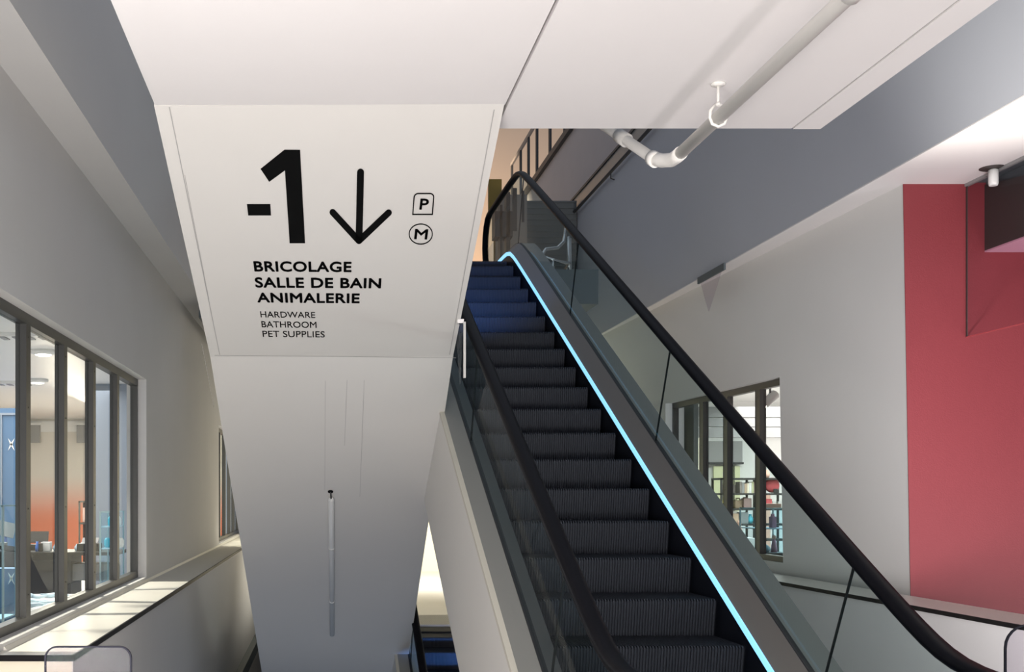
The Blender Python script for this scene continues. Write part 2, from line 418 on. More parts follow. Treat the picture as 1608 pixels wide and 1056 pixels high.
def step_mesh(lightened=None):
    """one ribbed escalator step: nosing at the origin, riser below it, tread behind it"""
    b = bmesh.new(); n = 66; hw = .5; rise = TREAD*m_
    prof = [(.035, -rise-.03), (.030, -rise*.85), (.014, -rise*.45), (.003, -.03), (0, -.008), (.006, 0), (TREAD+.03, 0)]
    gro = [(.045, -rise-.03), (.040, -rise*.85), (.024, -rise*.45), (.013, -.03), (.010, -.016), (.016, -.010), (TREAD+.03, -.010)]
    p = 2*hw/n; prev = None
    for k in range(n+1):
        x = -hw+k*p
        for xx, pr in ((x-p*.26, gro), (x-p*.24, prof), (x+p*.24, prof), (x+p*.26, gro)):
            if abs(xx) > hw+.001: continue
            r = [b.verts.new((xx, y, z)) for y, z in pr]
            if prev:
                for i in range(len(r)-1): b.faces.new((prev[i], r[i], r[i+1], prev[i+1]))
            prev = r
    bmesh.ops.recalc_face_normals(b, faces=b.faces)
    # closed end plates
    for sx in (-hw, hw):
        vs = [b.verts.new((sx, y, z)) for y, z in prof]+[b.verts.new((sx, TREAD+.03, -rise-.03))]
        b.faces.new(vs)
    me = bpy.data.meshes.new('step'); b.to_mesh(me); b.free(); me.materials.append(M['step']); return me
STEP = step_mesh()
def escalator(name, label, e, y_first, nsteps, joints, clad_d=-1.01, led=True, clad=True, step_fill_w=150):
    base = e.xf((e.xc, e.y_in, e.zl))
    t = thing(name, base, label, 'escalator')
    xl, xr = e.xc-HW, e.xc+HW
    ya, yb = e.y_in-.1, e.y_out+.1
    for x in (xl, xr):
        handrail(e, x, .95, t)
        panes(e, x, joints, t)
        strip(e, x-.014, .19, x+.014, .19, ya, yb, .035).build('gasket', M['frame_dark'], t)
    s = .505
    strip(e, e.xc+s+.002, .085, xr-.014, .185, ya, yb).build('inner_deck', M['deck'], t)
    strip(e, xl+.014, .185, e.xc-s-.002, .085, ya, yb).build('inner_deck', M['deck'], t)
    for sg in (-1, 1):
        strip(e, e.xc+sg*(s+.002), .085, e.xc+sg*(s+.012), .085, ya, yb, .5).build('skirt', M['skirt'], t)
    if led:
        strip(e, e.xc+s-.006, .092, e.xc+s+.0015, .092, ya, yb, .042).build('light_strip', M['led'], t)
    strip(e, xr+.014, .185, xr+.15, .185, ya, yb).build('outer_deck', M['deck_out'], t)
    strip(e, xl-.125, .185, xl-.014, .185, ya, yb).build('outer_deck', M['deck_out'], t)
    strip(e, xl-.155, .183, xl-.125, .186, ya, yb, .03).build('deck_edge', M['deck_edge'], t)
    if clad:
        b = MB(e.xf); n = 50
        for sx, xx in ((1, xr+.15), (-1, xl-.15)):
            prev = None
            for y in e.ys(ya, yb, n):
                zb = smax(e.z(y, clad_d), e.zl-.02, .05) if y < e.y_in+4 else e.z(y, clad_d)
                r = [b.v((xx-sx*.03, y, e.z(y, .172))), b.v((xx, y, e.z(y, .172))), b.v((xx, y, e.z(y, clad_d))), b.v((xx-sx*.03, y, e.z(y, clad_d)))]
                if prev:
                    for i in range(4):
                        j = (i+1) % 4; b.bm.faces.new((prev[i], prev[j], r[j], r[i]))
                prev = r
        b.build('side_cladding', M['casing'], t)
        strip(e, xl-.12, clad_d, xr+.12, clad_d, ya, yb, .02).build('underside', M['casing_low'], t)
    if e.zl >= 0:  # added blue spots hung over the steps to tint them, not comb fittings
        yl = e.y_out-5.4
        spot('step_blue_fill', e.xf((e.xc-.3, yl, e.z(yl, .8))), e.xf((e.xc, yl+3.4, e.z(yl+3.4, .1))), step_fill_w, (.10, .32, 1), 62, 1.0, .02)
    else:
        yl = e.y_out-3.6
        spot('step_blue_fill', e.xf((e.xc+.36, yl, e.z(yl, .45))), e.xf((e.xc-.35, yl+1.6, e.z(yl+1.6, -.1))), step_fill_w, (.12, .34, 1), 46, 1.0, .05)
    for k in range(nsteps):
        y = y_first+k*TREAD
        zz = e.z(y, 0, .12)
        o = bpy.data.objects.new('step', STEP); COL.objects.link(o); o.parent = t
        p = Vector(e.xf((e.xc, y, zz)))-Vector(base); o.location = p; o.rotation_euler = (0, 0, -e.yaw)
    for (y0, y1, zz) in ((e.y_out-.75, e.y_out+.35, e.zh), (e.y_in-.35, e.y_in+.75, e.zl)):
        b = MB(e.xf); b.box(e.xc-.5, e.xc+.5, y0, y1, zz-.03, zz)
        for k in range(40): b.box(e.xc-.5+k*.025, e.xc-.5+k*.025+.012, y0+.02, y1-.02, zz, zz+.003)
        b.build('comb_plate', M['comb'], t)
    return t
yA = -22/1753
A = Esc(1.735, yA, 3.68, 0, LEV, 2.75, 14.15)
ea = escalator('escalator', 'tall black escalator rising away with ribbed steps and a glowing blue strip', A, 5.624-5*TREAD, 23, [4.745, 7.15, 9.555, 11.96])
C_ = Esc(1.735, yA, 8.02, 0-LEV, 0, 3.6, 14.3)
ec = escalator('escalator', 'lower escalator with blue steps glimpsed in the gap below the tall one', C_, 12.6-13*TREAD, 15, [9.0, 11.4], step_fill_w=240)

# the escalator whose white underside carries the sign
BXC, BHW = -.04, .80
def bz(y):
    if y < 5.1: return CZ
    if y < 7.36: return CZ+(E+.90-CZ)*(y-5.1)/2.26
    return E+.90-.576*(y-7.36)
b_base = BX((BXC, 13.8, 0))
eb = thing('escalator', (b_base[0], b_base[1], 0), 'white clad escalator seen from below carrying the minus one sign', 'escalator')
def b_casing(y0, y1, name, m, ztop):
    b = MB(BX); x0, x1 = BXC-BHW, BXC+BHW
    ysq = [y0, y1]
    b.hexa([(x0, y0, bz(y0)), (x1, y0, bz(y0)), (x1, y0, ztop(y0)), (x0, y0, ztop(y0))], [(x0, y1, bz(y1)), (x1, y1, bz(y1)), (x1, y1, ztop(y1)), (x0, y1, ztop(y1))])
    return b.build(name, m, eb)
b_top = lambda y: bz(y)+1.05
b = MB(); b.hexa([(-.747, -2.5, CZ), (.852, -2.5, CZ), (.852, 5.1, CZ), (-.747, 5.1, CZ)], [(-.747, -2.5, CZ+1), (.852, -2.5, CZ+1), (.852, 5.1, CZ+1), (-.747, 5.1, CZ+1)]); b.build('landing_casing', M['slab'], eb)
b_casing(5.1, 7.36, 'sign_panel', M['casing'], b_top)
b_casing(7.36, 14.6, 'truss_casing', M['casing'], b_top)
def on_b(px, py, lift=.002):          # point of the sloping underside seen at a place in the frame, in the casing's own directions
    dx, dz = (px-CX)/F, (CY-py)/F
    k = 30/1753; c, s_ = math.cos(math.atan(k)), math.sin(math.atan(k))
    lx, ly = dx*c-s_, dx*s_+c           # local direction of the sight line
    for (ya, yb) in ((5.1, 7.36), (7.36, 15)):
        sl = (bz(yb)-bz(ya))/(yb-ya)
        t = (bz(ya)-sl*ya-E)/(dz-sl*ly)
        if ya-.01 <= t*ly <= yb+.01: break
    n = Vector((0, sl, -1)).normalized()*lift
    return Vector((t*lx, t*ly+n.y, E+t*dz+n.z))
def decal(polys, name, m, label=None, lift=.003):
    b = MB(BX)
    for pl in polys:
        f = b.bm.faces.new([b.v(tuple(p)) for p in pl])
    bmesh.ops.triangulate(b.bm, faces=b.bm.faces)
    r = bmesh.ops.extrude_face_region(b.bm, geom=b.bm.faces[:])
    bm = b.bm
    for v in [g for g in r['geom'] if isinstance(g, bmesh.types.BMVert)]: v.co += Vector((0, .0006, .0014))
    o = b.build(name, m, eb)
    if label: o['label'] = label
    return o
def pxp(pts, lift=.003): return [on_b(x, y, lift) for x, y in pts]
decal([pxp([(446.7, 234.8), (471.2, 235.1), (479.1, 381.7), (454.9, 381.7), (447.4, 267.1), (422.8, 285.2), (409.2, 264.8)])], 'numeral', M['black'], 'large black numeral 1')
decal([pxp([(387.7, 320.3), (424.5, 320.3), (425.6, 338), (389.8, 338)])], 'minus_mark', M['black'], 'black minus sign')
def capsule(p, q, wd):
    a = math.atan2(q[1]-p[1], q[0]-p[0]); out = []
    for k in range(9): out.append((q[0]+wd*math.cos(a-math.pi/2+math.pi*k/8), q[1]+wd*math.sin(a-math.pi/2+math.pi*k/8)))
    for k in range(9): out.append((p[0]+wd*math.cos(a+math.pi/2+math.pi*k/8), p[1]+wd*math.sin(a+math.pi/2+math.pi*k/8)))
    return pxp(out)
decal([capsule((566.2, 270), (563.7, 377), 5.4), capsule((522.4, 333), (563.7, 378), 5.0), capsule((610.3, 333.6), (563.7, 378), 5.0)], 'arrow_mark', M['black'], 'black arrow pointing down')
def ring(outer, inner):
    o, i = pxp(outer), pxp(inner); n = len(o)
    return [[o[k], o[(k+1) % n], i[(k+1) % n], i[k]] for k in range(n)]
def rsq(cx, cy, hw, hh, sl, inset):
    pts = []
    def c(x, y, r, a0):
        for k in range(6):
            a = math.radians(a0+90*k/5); pts.append((x+r*math.cos(a), y+r*math.sin(a)))
    r = 7-inset
    c(hw-inset-r, hh-inset-1, 1, 0) if False else None
    pts += [(hw-inset, hh-inset), (-hw+inset, hh-inset)]
    c(-hw+inset+r, -hh+inset+r, r, 180); c(hw-inset-r, -hh+inset+r, r, 270)
    return [(cx+x-y*sl, cy+y) for x, y in pts]
decal(ring(rsq(664.8, 320, 16.3, 17.3, .075, 0), rsq(664.8, 320, 16.3, 17.3, .075, 1.8)), 'parking_outline', M['black'])
ell = lambda rx, ry: [(660.7+rx*math.cos(2*math.pi*k/40), 367.3+ry*math.sin(2*math.pi*k/40)) for k in range(40)]
decal(ring(ell(19, 16.6), ell(17.4, 15)), 'metro_outline', M['black'])
def text_tris(txt, bold):
    cu = bpy.data.curves.new('t', 'FONT'); cu.body = txt; cu.size = 1; cu.space_character = 1.0+bold*2.2; cu.resolution_u = 4
    o = bpy.data.objects.new('t', cu); COL.objects.link(o)
    dg = bpy.context.evaluated_depsgraph_get(); me = bpy.data.meshes.new_from_object(o.evaluated_get(dg))
    vs = [v.co.copy() for v in me.vertices]; fs = [tuple(p.vertices) for p in me.polygons]
    bpy.data.objects.remove(o); bpy.data.curves.remove(cu); bpy.data.meshes.remove(me)
    x0, x1 = min(v.x for v in vs), max(v.x for v in vs); y0, y1 = min(v.y for v in vs), max(v.y for v in vs)
    out, of = [], []
    k = bold
    for dx, dy in (((0, 0), (k, 0), (-k, 0), (0, k), (0, -k), (k*.7, k*.7), (-k*.7, k*.7), (k*.7, -k*.7), (-k*.7, -k*.7)) if k > .01 else ((0, 0), (k, 0), (-k, 0))):
        n = len(out); out += [((v.x+dx-x0+k)/(x1-x0+2*k), (v.y+dy-y0+k)/(y1-y0+2*k)) for v in vs]; of += [tuple(i+n for i in f) for f in fs]
    return out, of
def lettering(txt, bl, br, ty, name, bold, label):
    vs, fs = text_tris(txt, bold)
    L, R = on_b(*bl, .003), on_b(*br, .003); T = on_b((bl[0]+br[0])/2, ty, .003); mid = (L+R)/2
    up = Vector((0, T.y-mid.y, T.z-mid.z))
    b = MB(BX); V = [b.v(tuple(L+(R-L)*x+up*y)) for x, y in vs]
    for f in fs:
        try: b.bm.faces.new([V[i] for i in f])
        except ValueError: pass
    r = bmesh.ops.extrude_face_region(b.bm, geom=b.bm.faces[:])
    for v in [g for g in r['geom'] if isinstance(g, bmesh.types.BMVert)]: v.co += Vector((0, .0006, .0014))
    o = b.build(name, M['black'], eb); o['label'] = label; return o
c2 = lambda x, y: (370+x/2.934, 200+y/2.934)
for txt, x0, y0, x1, y1, ty, bd in (('BRICOLAGE', 87, 664, 534, 667, 617, .028), ('SALLE DE BAIN', 92, 738, 669, 742, 692, .028), ('ANIMALERIE', 101, 806, 571, 810, 763, .028),
                                    ('HARDWARE', 116, 875, 367, 878, 849, .004), ('BATHROOM', 121, 921, 373, 924, 894, .004), ('PET SUPPLIES', 126, 965, 411, 968, 938, .004)):
    lettering(txt, c2(x0, y0), c2(x1, y1), c2(0, ty)[1], 'lettering', bd, 'black printed words '+txt)
lettering('P', c2(846, 378), c2(886, 379), c2(0, 328)[1], 'lettering', .018, 'black letter P in the square')
lettering('M', c2(822, 514), c2(882, 516), c2(0, 468)[1], 'lettering', .018, 'black letter M in the circle')
def seam(p, q, wd, m='joint', name='panel_joint'):
    P_, Q_ = on_b(*p, .001), on_b(*q, .001); d = (Q_-P_).normalized(); n = Vector((0, bz(6.5)-bz(5.5), -1)).normalized()
    sd = d.cross(n).normalized()*wd
    b = MB(BX); b.hexa([tuple(P_-sd), tuple(P_+sd), tuple(Q_+sd), tuple(Q_-sd)], [tuple(v+n*.001) for v in (P_-sd, P_+sd, Q_+sd, Q_-sd)])
    return b.build(name, M[m], eb)
seam((266, 168), (345, 557), .0022); seam((776, 172), (706, 557), .0022)
seam((337, 558), (716, 562), .0022)
seam((290, 275), (328, 470), .0012); seam((317, 540), (336, 640), .0012)
for a, b_, c, d in ((511, 598, 510, 770), (545, 597, 541, 700), (572, 597, 565, 780)): seam((a, b_), (c, d), .0012, 'joint', 'crack_line')

# acrylic guard on the edge of the sign panel
gp = BX((BXC+BHW+.004, 7.0, 0)); tg = thing('acrylic_guard', (gp[0], gp[1], E+.6), 'clear acrylic wedge guard fixed to the edge of the white sign escalator', 'guard')
b = MB(BX); xg_ = BXC+BHW
b.hexa([(xg_+.004, 6.80, E+1.05), (xg_+.014, 6.80, E+1.05), (xg_+.014, 6.95, E+.68), (xg_+.004, 6.95, E+.68)],
       [(xg_+.004, 7.22, E+1.05), (xg_+.014, 7.22, E+1.05), (xg_+.014, 7.0, E+.68), (xg_+.004, 7.0, E+.68)]); b.build('clear_plate', M['clear'], tg)
b = MB(BX); b.box(xg_+.004, xg_+.018, 6.78, 6.80, E+.70, E+1.04); b.build('plate_edge', M['pipe_old'], tg)
b = MB(BX); b.box(xg_-.02, xg_+.02, 6.90, 6.96, E+1.05, E+1.075)
b.build('bracket', M['chrome'], tg)

# tube on the white underside
tt = [on_b(520, 780, .03), on_b(521, 842, .03), on_b(521, 930, .03), on_b(521.5, 993, .03)]
tp = BX(tuple(tt[-1])); tl = thing('tube_lamp', tp, 'long white tube fixed along the grey underside of the sign escalator', 'tube lamp')
b = MB(BX); p0, p3 = tt[0], tt[-1]; d = (p3-p0)
b.tube([tuple(p0-d.normalized()*.012), tuple(p0), tuple(p0+d*.999), tuple(p3+d.normalized()*.012)], [.012, .024, .024, .012], 16); b.build('tube', M['tube'], tl)
for f in (.30, .70):
    b = MB(BX); c = p0+d*f; b.tube([tuple(c), tuple(c+d.normalized()*.02)], .0265, 16); b.build('clip', M['white'], tl)
b = MB(BX); h = on_b(519, 772, .001); b.tube([tuple(h), tuple(h+Vector((0, -.003, -.005)))], .022, 16); b.build('cable_hole', M['black'], tl)
b = MB(BX); b.tube([tuple(h), tuple(p0)], .006, 8); b.build('cable', M['dark'], tl)

# handrail end of the down escalator under the camera
D_ = Esc(.02, 30/1753, 0, 0, 9, 0, 0)
ed = thing('escalator', BX((.02, 4.2, 0)), 'black rounded handrail end showing at the bottom edge below the tall escalator', 'escalator')
b = MB(BX)
hx = .70; prev = None
path = [(3.1, .93)]+[(4.0+.0*k, .93) for k in range(1)]+[(3.9+.35*math.sin(math.pi*k/10), .58+.35*math.cos(math.pi*k/10)) for k in range(1, 11)]
path = [(3.1, .931), (3.9, .931)]+path[2:]
for i, (y, z) in enumerate(path):
    p0, p1 = path[max(i-1, 0)], path[min(i+1, len(path)-1)]
    dy, dz = p1[0]-p0[0], p1[1]-p0[1]; L = math.hypot(dy, dz); ny, nz = -dz/L, dy/L
    r = [b.v((hx+a, y+ny*c, z+nz*c)) for a, c in PROF]
    if prev:
        for k in range(len(PROF)): f = b.bm.faces.new((prev[k], prev[(k+1) % len(PROF)], r[(k+1) % len(PROF)], r[k])); f.smooth = True
    prev = r
b.build('handrail', M['rubber'], ed)
b = MB(BX); b.hexa([(hx-.005, 3.1, 0), (hx-.005, 3.9, 0), (hx-.005, 4.2, .3), (hx-.005, 4.2, .65), (hx-.005, 3.9, .91), (hx-.005, 3.1, .91)],
                   [(hx+.005, 3.1, 0), (hx+.005, 3.9, 0), (hx+.005, 4.2, .3), (hx+.005, 4.2, .65), (hx+.005, 3.9, .91), (hx+.005, 3.1, .91)]); b.build('glass_panel', M['glass'], ed)

# ------------------------------------------------------------------ glass guards at floor level
def guard(name, label, x0, x1, y, zt, rl, rr):
    t = thing(name, ((x0+x1)/2, y, 0), label, 'glass barrier')
    def outline(ins):
        pts = [(x0+ins, 0), (x1-ins, 0)]
        for k in range(7):
            a = math.pi/2*k/6; r = max(rr-ins, .002); pts.append((x1-ins-r+r*math.cos(a), zt-ins-r+r*math.sin(a)))
        for k in range(7):
            a = math.pi/2+math.pi/2*k/6; r = max(rl-ins, .002); pts.append((x0+ins+r+r*math.cos(a), zt-ins-r+r*math.sin(a)))
        return pts
    o, i = outline(0), outline(.005)
    b = MB(); b.hexa([(x, y-.005, z) for x, z in i], [(x, y+.005, z) for x, z in i]); b.build('glass_sheet', M['frosted'], t)
    b = MB(); n = len(o)
    A_ = [b.v((x, y-.006, z)) for x, z in o]; B_ = [b.v((x, y+.006, z)) for x, z in o]; C2 = [b.v((x, y-.006, z)) for x, z in i]; D2 = [b.v((x, y+.006, z)) for x, z in i]
    for k in range(n):
        j = (k+1) % n
        for q in ((A_[k], A_[j], B_[j], B_[k]), (A_[k], C2[k], C2[j], A_[j]), (B_[k], B_[j], D2[j], D2[k]), (C2[k], D2[k], D2[j], C2[j])): b.bm.faces.new(q)
    b.build('polished_edge', M['edge'], t)
    b = MB(); b.box(x0+.05, x1-.05, y-.03, y+.03, 0, .06); b.build('floor_channel', M['chrome'], t)
    return t
guard('glass_barrier', 'small rounded glass barrier in front of the left ledge corner', -.895, -.61, 3.65, E-.5, .04, .04)
guard('glass_barrier', 'rounded glass barrier beside the lower end of the right handrail', 2.60, 4.4, 4.23, E-.497, .09, .09)

# ------------------------------------------------------------------ pipe under the slab
px_, pz_ = 1.73, E+1.625
tp_ = thing('pipe', (px_, 5.3, pz_), 'white painted drain pipe running under the right ceiling slab', 'pipe')
b = MB(); b.tube([(px_, -1, pz_), (px_, 5.38, pz_)], .029, 18); b.build('pipe_run', M['pipe'], tp_)
b = MB(); b.tube([(px_, 5.33, pz_), (px_, 5.38, pz_), (px_-.005, 5.45, pz_+.003), (px_-.03, 5.52, pz_+.02), (px_-.058, 5.58, pz_+.05)], .034, 18); b.build('elbow', M['pipe'], tp_)
e0, e1 = Vector((px_-.058, 5.58, pz_+.05)), Vector((1.54, 6.05, E+2.0))
b = MB(); b.tube([tuple(e0.lerp(e1, -.06)), tuple(e0.lerp(e1, .02))], .038, 18); b.build('collar', M['pipe'], tp_)
b = MB(); b.tube([tuple(e0), tuple(e0.lerp(e1, 1.5))], .027, 18); b.build('branch_pipe', M['pipe_old'], tp_)
b = MB(); b.tube([tuple(e0.lerp(e1, .50)), tuple(e0.lerp(e1, .66))], .036, 18); b.build('coupling', M['pipe_old'], tp_)
b = MB(); b.tube([(px_, 3.52, pz_), (px_, 3.63, pz_)], .038, 18); b.build('collar', M['pipe'], tp_)
hy = 4.83
hg = MB(); hg.lathe((px_, hy, CZ-.012), [(.03, .012), (.03, .004), (.01, 0)], 16)
hg.tube([(px_, hy, CZ-.01), (px_, hy, pz_+.06)], .006, 10); hg.lathe((px_, hy, pz_+.052), [(.011, 0), (.011, .014)], 6)
hg.build('hanger_rod', M['pipe'], tp_)
hg = MB(); hg.tube([(px_-.012, hy, pz_+.056), (px_-.034, hy, pz_+.03), (px_-.036, hy, pz_), (px_-.026, hy, pz_-.026), (px_, hy, pz_-.037), (px_+.026, hy, pz_-.026), (px_+.036, hy, pz_), (px_+.034, hy, pz_+.03), (px_+.012, hy, pz_+.056), (px_-.012, hy, pz_+.056)], .007, 8)
hg.build('clevis', M['pipe'], tp_)

# ------------------------------------------------------------------ right corner: smoke barrier, lamp, duct
t = thing('smoke_barrier', (5.25, 7, E+1.265), 'clear glass smoke barrier hanging from the ceiling in front of the red wall', 'glass barrier')
b = MB(); b.box(5.246, 5.254, 2, 9.04, E+1.265, RSOF-.02); b.build('glass_sheet', M['clear'], t)
b = MB(); b.box(5.235, 5.265, 2, 9.045, RSOF-.035, RSOF-.012); b.build('rail', M['greyp'], t)
b = MB(); b.box(5.247, 5.253, 9.03, 9.048, E+1.265, RSOF-.03); b.build('end_seal', M['darkbrown'], t)
b = MB(); b.box(5.245, 5.255, 2, 9.04, E+1.262, E+1.268); b.build('lower_edge', M['rose'], t)
t = thing('ceiling_lamp', (5.13, 8.55, RSOF), 'small spotlight with dark plate on the ceiling by the glass smoke barrier', 'lamp')
b = MB(); b.lathe((5.19, 8.6, RSOF-.02), [(.09, .02), (.09, .004), (.08, 0)], 20); b.build('mounting_plate', M['darkbrown'], t)
b = MB(); b.lathe((5.20, 8.6, RSOF-.15), [(.03, 0), (.036, .02), (.036, .12), (.02, .13)], 18); b.build('lamp_body', M['white'], t)
t = thing('duct', (5.6, 8, E+1.967), 'dark brown boxed duct fixed below the ceiling on the red wall', 'duct')
b = MB(); b.hexa([(5.4, 9.05, E+1.967), (5.8, 9.05, E+1.967), (5.8, 9.05, E+2.50), (5.4, 9.05, E+2.50)], [(5.4, 5, E+1.967), (5.8, 5, E+1.967), (5.8, 5, E+1.9675+.01), (5.4, 5, E+1.968+.01)]); b.build('duct_body', M['darkbrown'], t)
b = MB(); b.box(5.41, 5.79, 5, 9.045, E+2.0, RSOF-.001); b.build('fascia', M['slate'], t)
b = MB(); b.box(5.40, 5.80, 5, 9.049, E+1.955, E+1.967); b.build('bottom_panel', M['pink'], t)
for y0, y1 in ((7.2, 7.9), (8.1, 8.6), (6.3, 6.9)):
    b = MB(); b.box(5.10, 5.106, y0, y1, RSOF-.002, RSOF); o = struct(b.build('trim_11', M['joint']))
# triangular guard under the soffit
t = thing('triangle_guard', (4.44, 12.7, E+2.07), 'clear triangular guard hanging from the soffit edge of the blue grey wall', 'guard')
b = MB(); b.hexa([(4.436, 12.25, RSOF-.02), (4.436, 13.0, RSOF-.02), (4.436, 12.70, E+2.07)], [(4.446, 12.25, RSOF-.02), (4.446, 13.0, RSOF-.02), (4.446, 12.70, E+2.07)]); b.build('plate', M['frosted'], t)
b = MB(); b.box(4.430, 4.452, 12.2, 13.05, RSOF-.075, RSOF); b.build('bracket', M['slate'], t)

# ------------------------------------------------------------------ upper level seen past the top of the escalator
t = thing('wall_handrail', (4.5, 20, E+4.86), 'grey green glass upstand with dark rails along the top of the blue wall', 'balustrade')
b = MB(); b.box(4.47, 4.49, 10, 33, E+4.86, E+5.14); b.build('glass_sheet', mat('upstand', (.20, .215, .21), .3), t)
b = MB(); b.box(4.45, 4.51, 10, 33, E+5.14, E+5.18); b.build('top_rail', M['dark'], t)
b = MB(); b.tube([(4.40, 10, E+4.84), (4.40, 33, E+4.84)], .025, 10); b.build('lower_rail', M['dark'], t)
for y in (14.2, 16.8, 19.4, 22):
    b = MB(); b.tube([(4.40, y, E+4.84), (4.40, y, E+4.74), (4.455, y, E+4.72)], .010, 8); b.build('hook', M['dark'], t)
t = thing('guard_railing', (4.85, 24, E+7.0), 'dark metal railing with upright posts on the high gallery edge', 'railing')
b = MB(); b.box(4.83, 4.88, 15, 28.1, E+8.22, E+8.30); b.build('top_rail', M['taupe'], t)
b = MB(); b.box(4.82, 4.9, 15, 28.1, E+7.0, E+7.12); b.build('bottom_rail', M['dark'], t)
for y in (28.0, 26.8, 25.8, 24.8, 23.4, 22, 20.6):
    b = MB(); b.box(4.83, 4.88, y-.05, y+.05, E+7.1, E+8.22); b.build('post', M['dark'], t)
t = thing('metal_rail', (2.9, 14.0, LEV), 'chrome tubular rail with curved end beside the top of the escalator', 'rail')
b = MB(); b.tube([(2.78, 13.9, LEV+.36), (2.84, 13.8, LEV+.30), (2.95, 13.8, LEV+.27), (3.15, 14, LEV+.28), (3.17, 14.3, LEV+.28)], .022, 12); b.build('mid_rail', M['chrome'], t)
b = MB(); b.tube([(2.78, 13.9, LEV+.36), (2.85, 14.0, LEV+.46), (3.02, 14.1, LEV+.50), (3.12, 14.2, LEV+.60), (3.17, 14.3, LEV+.8)], .022, 12); b.build('top_rail', M['chrome'], t)
for x, y in ((3.14, 14.0), (3.18, 14.1), (2.9, 13.8)):
    b = MB(); b.tube([(x, y, LEV), (x, y, LEV+(.62 if x > 3 else .28))], .02, 12); b.build('post', M['chrome'], t)
t = thing('column', (3.3, 18.5, LEV), 'taupe column with dark slots behind the top of the handrail', 'column')
b = MB(); b.box(2.98, 3.42, 18.3, 18.8, LEV, E+4.9); b.build('shaft', M['taupe'], t)
for x0, x1, z0, z1 in ((3.18, 3.25, E+4.3, E+5.0), (3.33, 3.37, E+4.45, E+4.95)):
    b = MB(); b.box(x0, x1, 18.27, 18.3, z0, z1); b.build('slot', M['dark'], t)
b = MB(); b.box(3.43, 4.44, 19.2, 19.4, LEV, E+5.0)
for k in range(24): b.box(3.43, 4.44, 19.185, 19.2, LEV+.1+k*.10, LEV+.13+k*.10)
tag(b.build('shutter', M['shutter']), 'dark grey ribbed shutter between taupe column and blue wall on upper level', 'shutter')
b = MB(); b.box(2.90, 3.12, 19.0, 19.1, E+4.75, E+5.35); b.box(2.99, 3.03, 19.02, 19.08, LEV, E+4.8); tag(b.build('sign_board', M['ochre']), 'ochre board on a pole left of the handrail crest on the upper level', 'board')
t = thing('display_stand', (2.9, 17.5, LEV), 'black stand with shelves at left of the taupe column on the upper level', 'stand')
b = MB(); b.box(2.83, 2.87, 17.4, 17.6, LEV, E+4.5); b.build('upright', M['dark'], t)
b = MB(); b.box(2.93, 2.99, 17.4, 17.6, LEV, E+4.7); b.build('upright', M['dark'], t)
b = MB(); b.box(2.75, 3.03, 17.4, 17.7, E+3.55, E+3.6); b.build('shelf', M['dark'], t)
b = MB(); b.box(2.75, 3.03, 17.4, 17.7, E+4.0, E+4.4); b.build('shelf_box', M['dark'], t)

pbox('trim_20', M['slate'], 5.34, 5.40, 14.5, 15.8, 0, E+1.2)
# ------------------------------------------------------------------ left shop
SY = 24.0; SZ = E+1.6
sbox('floor_shop', M['slab'], -14, -2.05, 5, SY+.1, -.1, 0)
sbox('ceiling_shop', M['white'], -14, -2.05, 3, SY+.1, SZ, SZ+.1)
sbox('wall_shop', M['orange'], -14, -2.05, SY, SY+.2, 0, SZ)
sbox('wall_shop_left', M['white'], -14.2, -14, 3, SY, 0, SZ)
sbox('trim_12', M['white'], -14, -2.05, SY-.05, SY, SZ-.28, SZ-.05)
sbox('trim_13', M['slateblue'], -3.35, -2.05, 16.3, 16.5, 0, SZ)
for i, (x, y) in enumerate(((-3.2, 11.2), (-4.6, 16.0))):
    t = thing('ceiling_vent', (x, y, SZ), ('slotted white ceiling vent in the shop nearest the left window', 'slotted white ceiling vent farther back in the left shop')[i], 'vent', 'ceiling vents in the left shop')
    b = MB(); b.box(x-.55, x+.55, y-.12, y+.12, SZ-.04, SZ); b.build('vent_frame', M['white'], t)
    b = MB()
    for k in range(8): b.box(x-.5+k*.13, x-.44+k*.13, y-.1, y+.1, SZ-.05, SZ-.04)
    b.build('slots', M['greyp'], t)
for i, (x, y, l) in enumerate(((-3.08, 12.5, 'bright round ceiling lamp nearest the left shop window'), (-3.95, 15.7, 'bright round ceiling lamp in the left shop behind the nearest one'), (-3.3, 18.5, 'bright round ceiling lamp farthest back in the left shop'))):
    t = thing('ceiling_lamp', (x, y, SZ), l, 'lamp', 'round ceiling lamps in the left shop')
    b = MB(); b.lathe((x, y, SZ-.05), [(.10, 0), (.15, .02), (.15, .05)], 20); b.build('housing', M['white'], t)
    b = MB(); b.lathe((x, y, SZ-.06), [(.07, 0), (.095, .012)], 20); b.build('bulb', M['lamp'], t)
# blue wall unit with a white cross star
t = thing('blue_partition', (-4.9, 16.2, 0), 'tall blue partition with a white star mark behind the left window', 'partition')
b = MB(); b.box(-6.5, -4.31, 16.0, 16.5, 0, E+1.22); b.build('panel', M['blue'], t)
b = MB(); b.box(-6.5, -4.30, 15.97, 16.0, E+1.12, E+1.15); b.box(-4.55, -4.53, 15.97, 16.0, 0, E+1.12); b.build('trim_strip', M['slateblue'], t)
def star(cx, y, cz, r, parent):
    b = MB()
    for a in (math.radians(62), math.radians(118)):
        d = (math.cos(a), math.sin(a)); n = (-d[1], d[0])
        pts = [(cx+d[0]*r, cz+d[1]*r), (cx+n[0]*r*.14, cz+n[1]*r*.14), (cx-d[0]*r, cz-d[1]*r), (cx-n[0]*r*.14, cz-n[1]*r*.14)]
        b.hexa([(x, y, z) for x, z in pts], [(x, y-.006, z) for x, z in pts])
    b.build('star_mark', M['lamp'] if False else M['white'], parent)
star(-4.40, 15.995, E+.70, .10, t)
t = thing('counter', (-3.7, 13.6, 0), 'long dark counter crossing the left shop', 'counter')
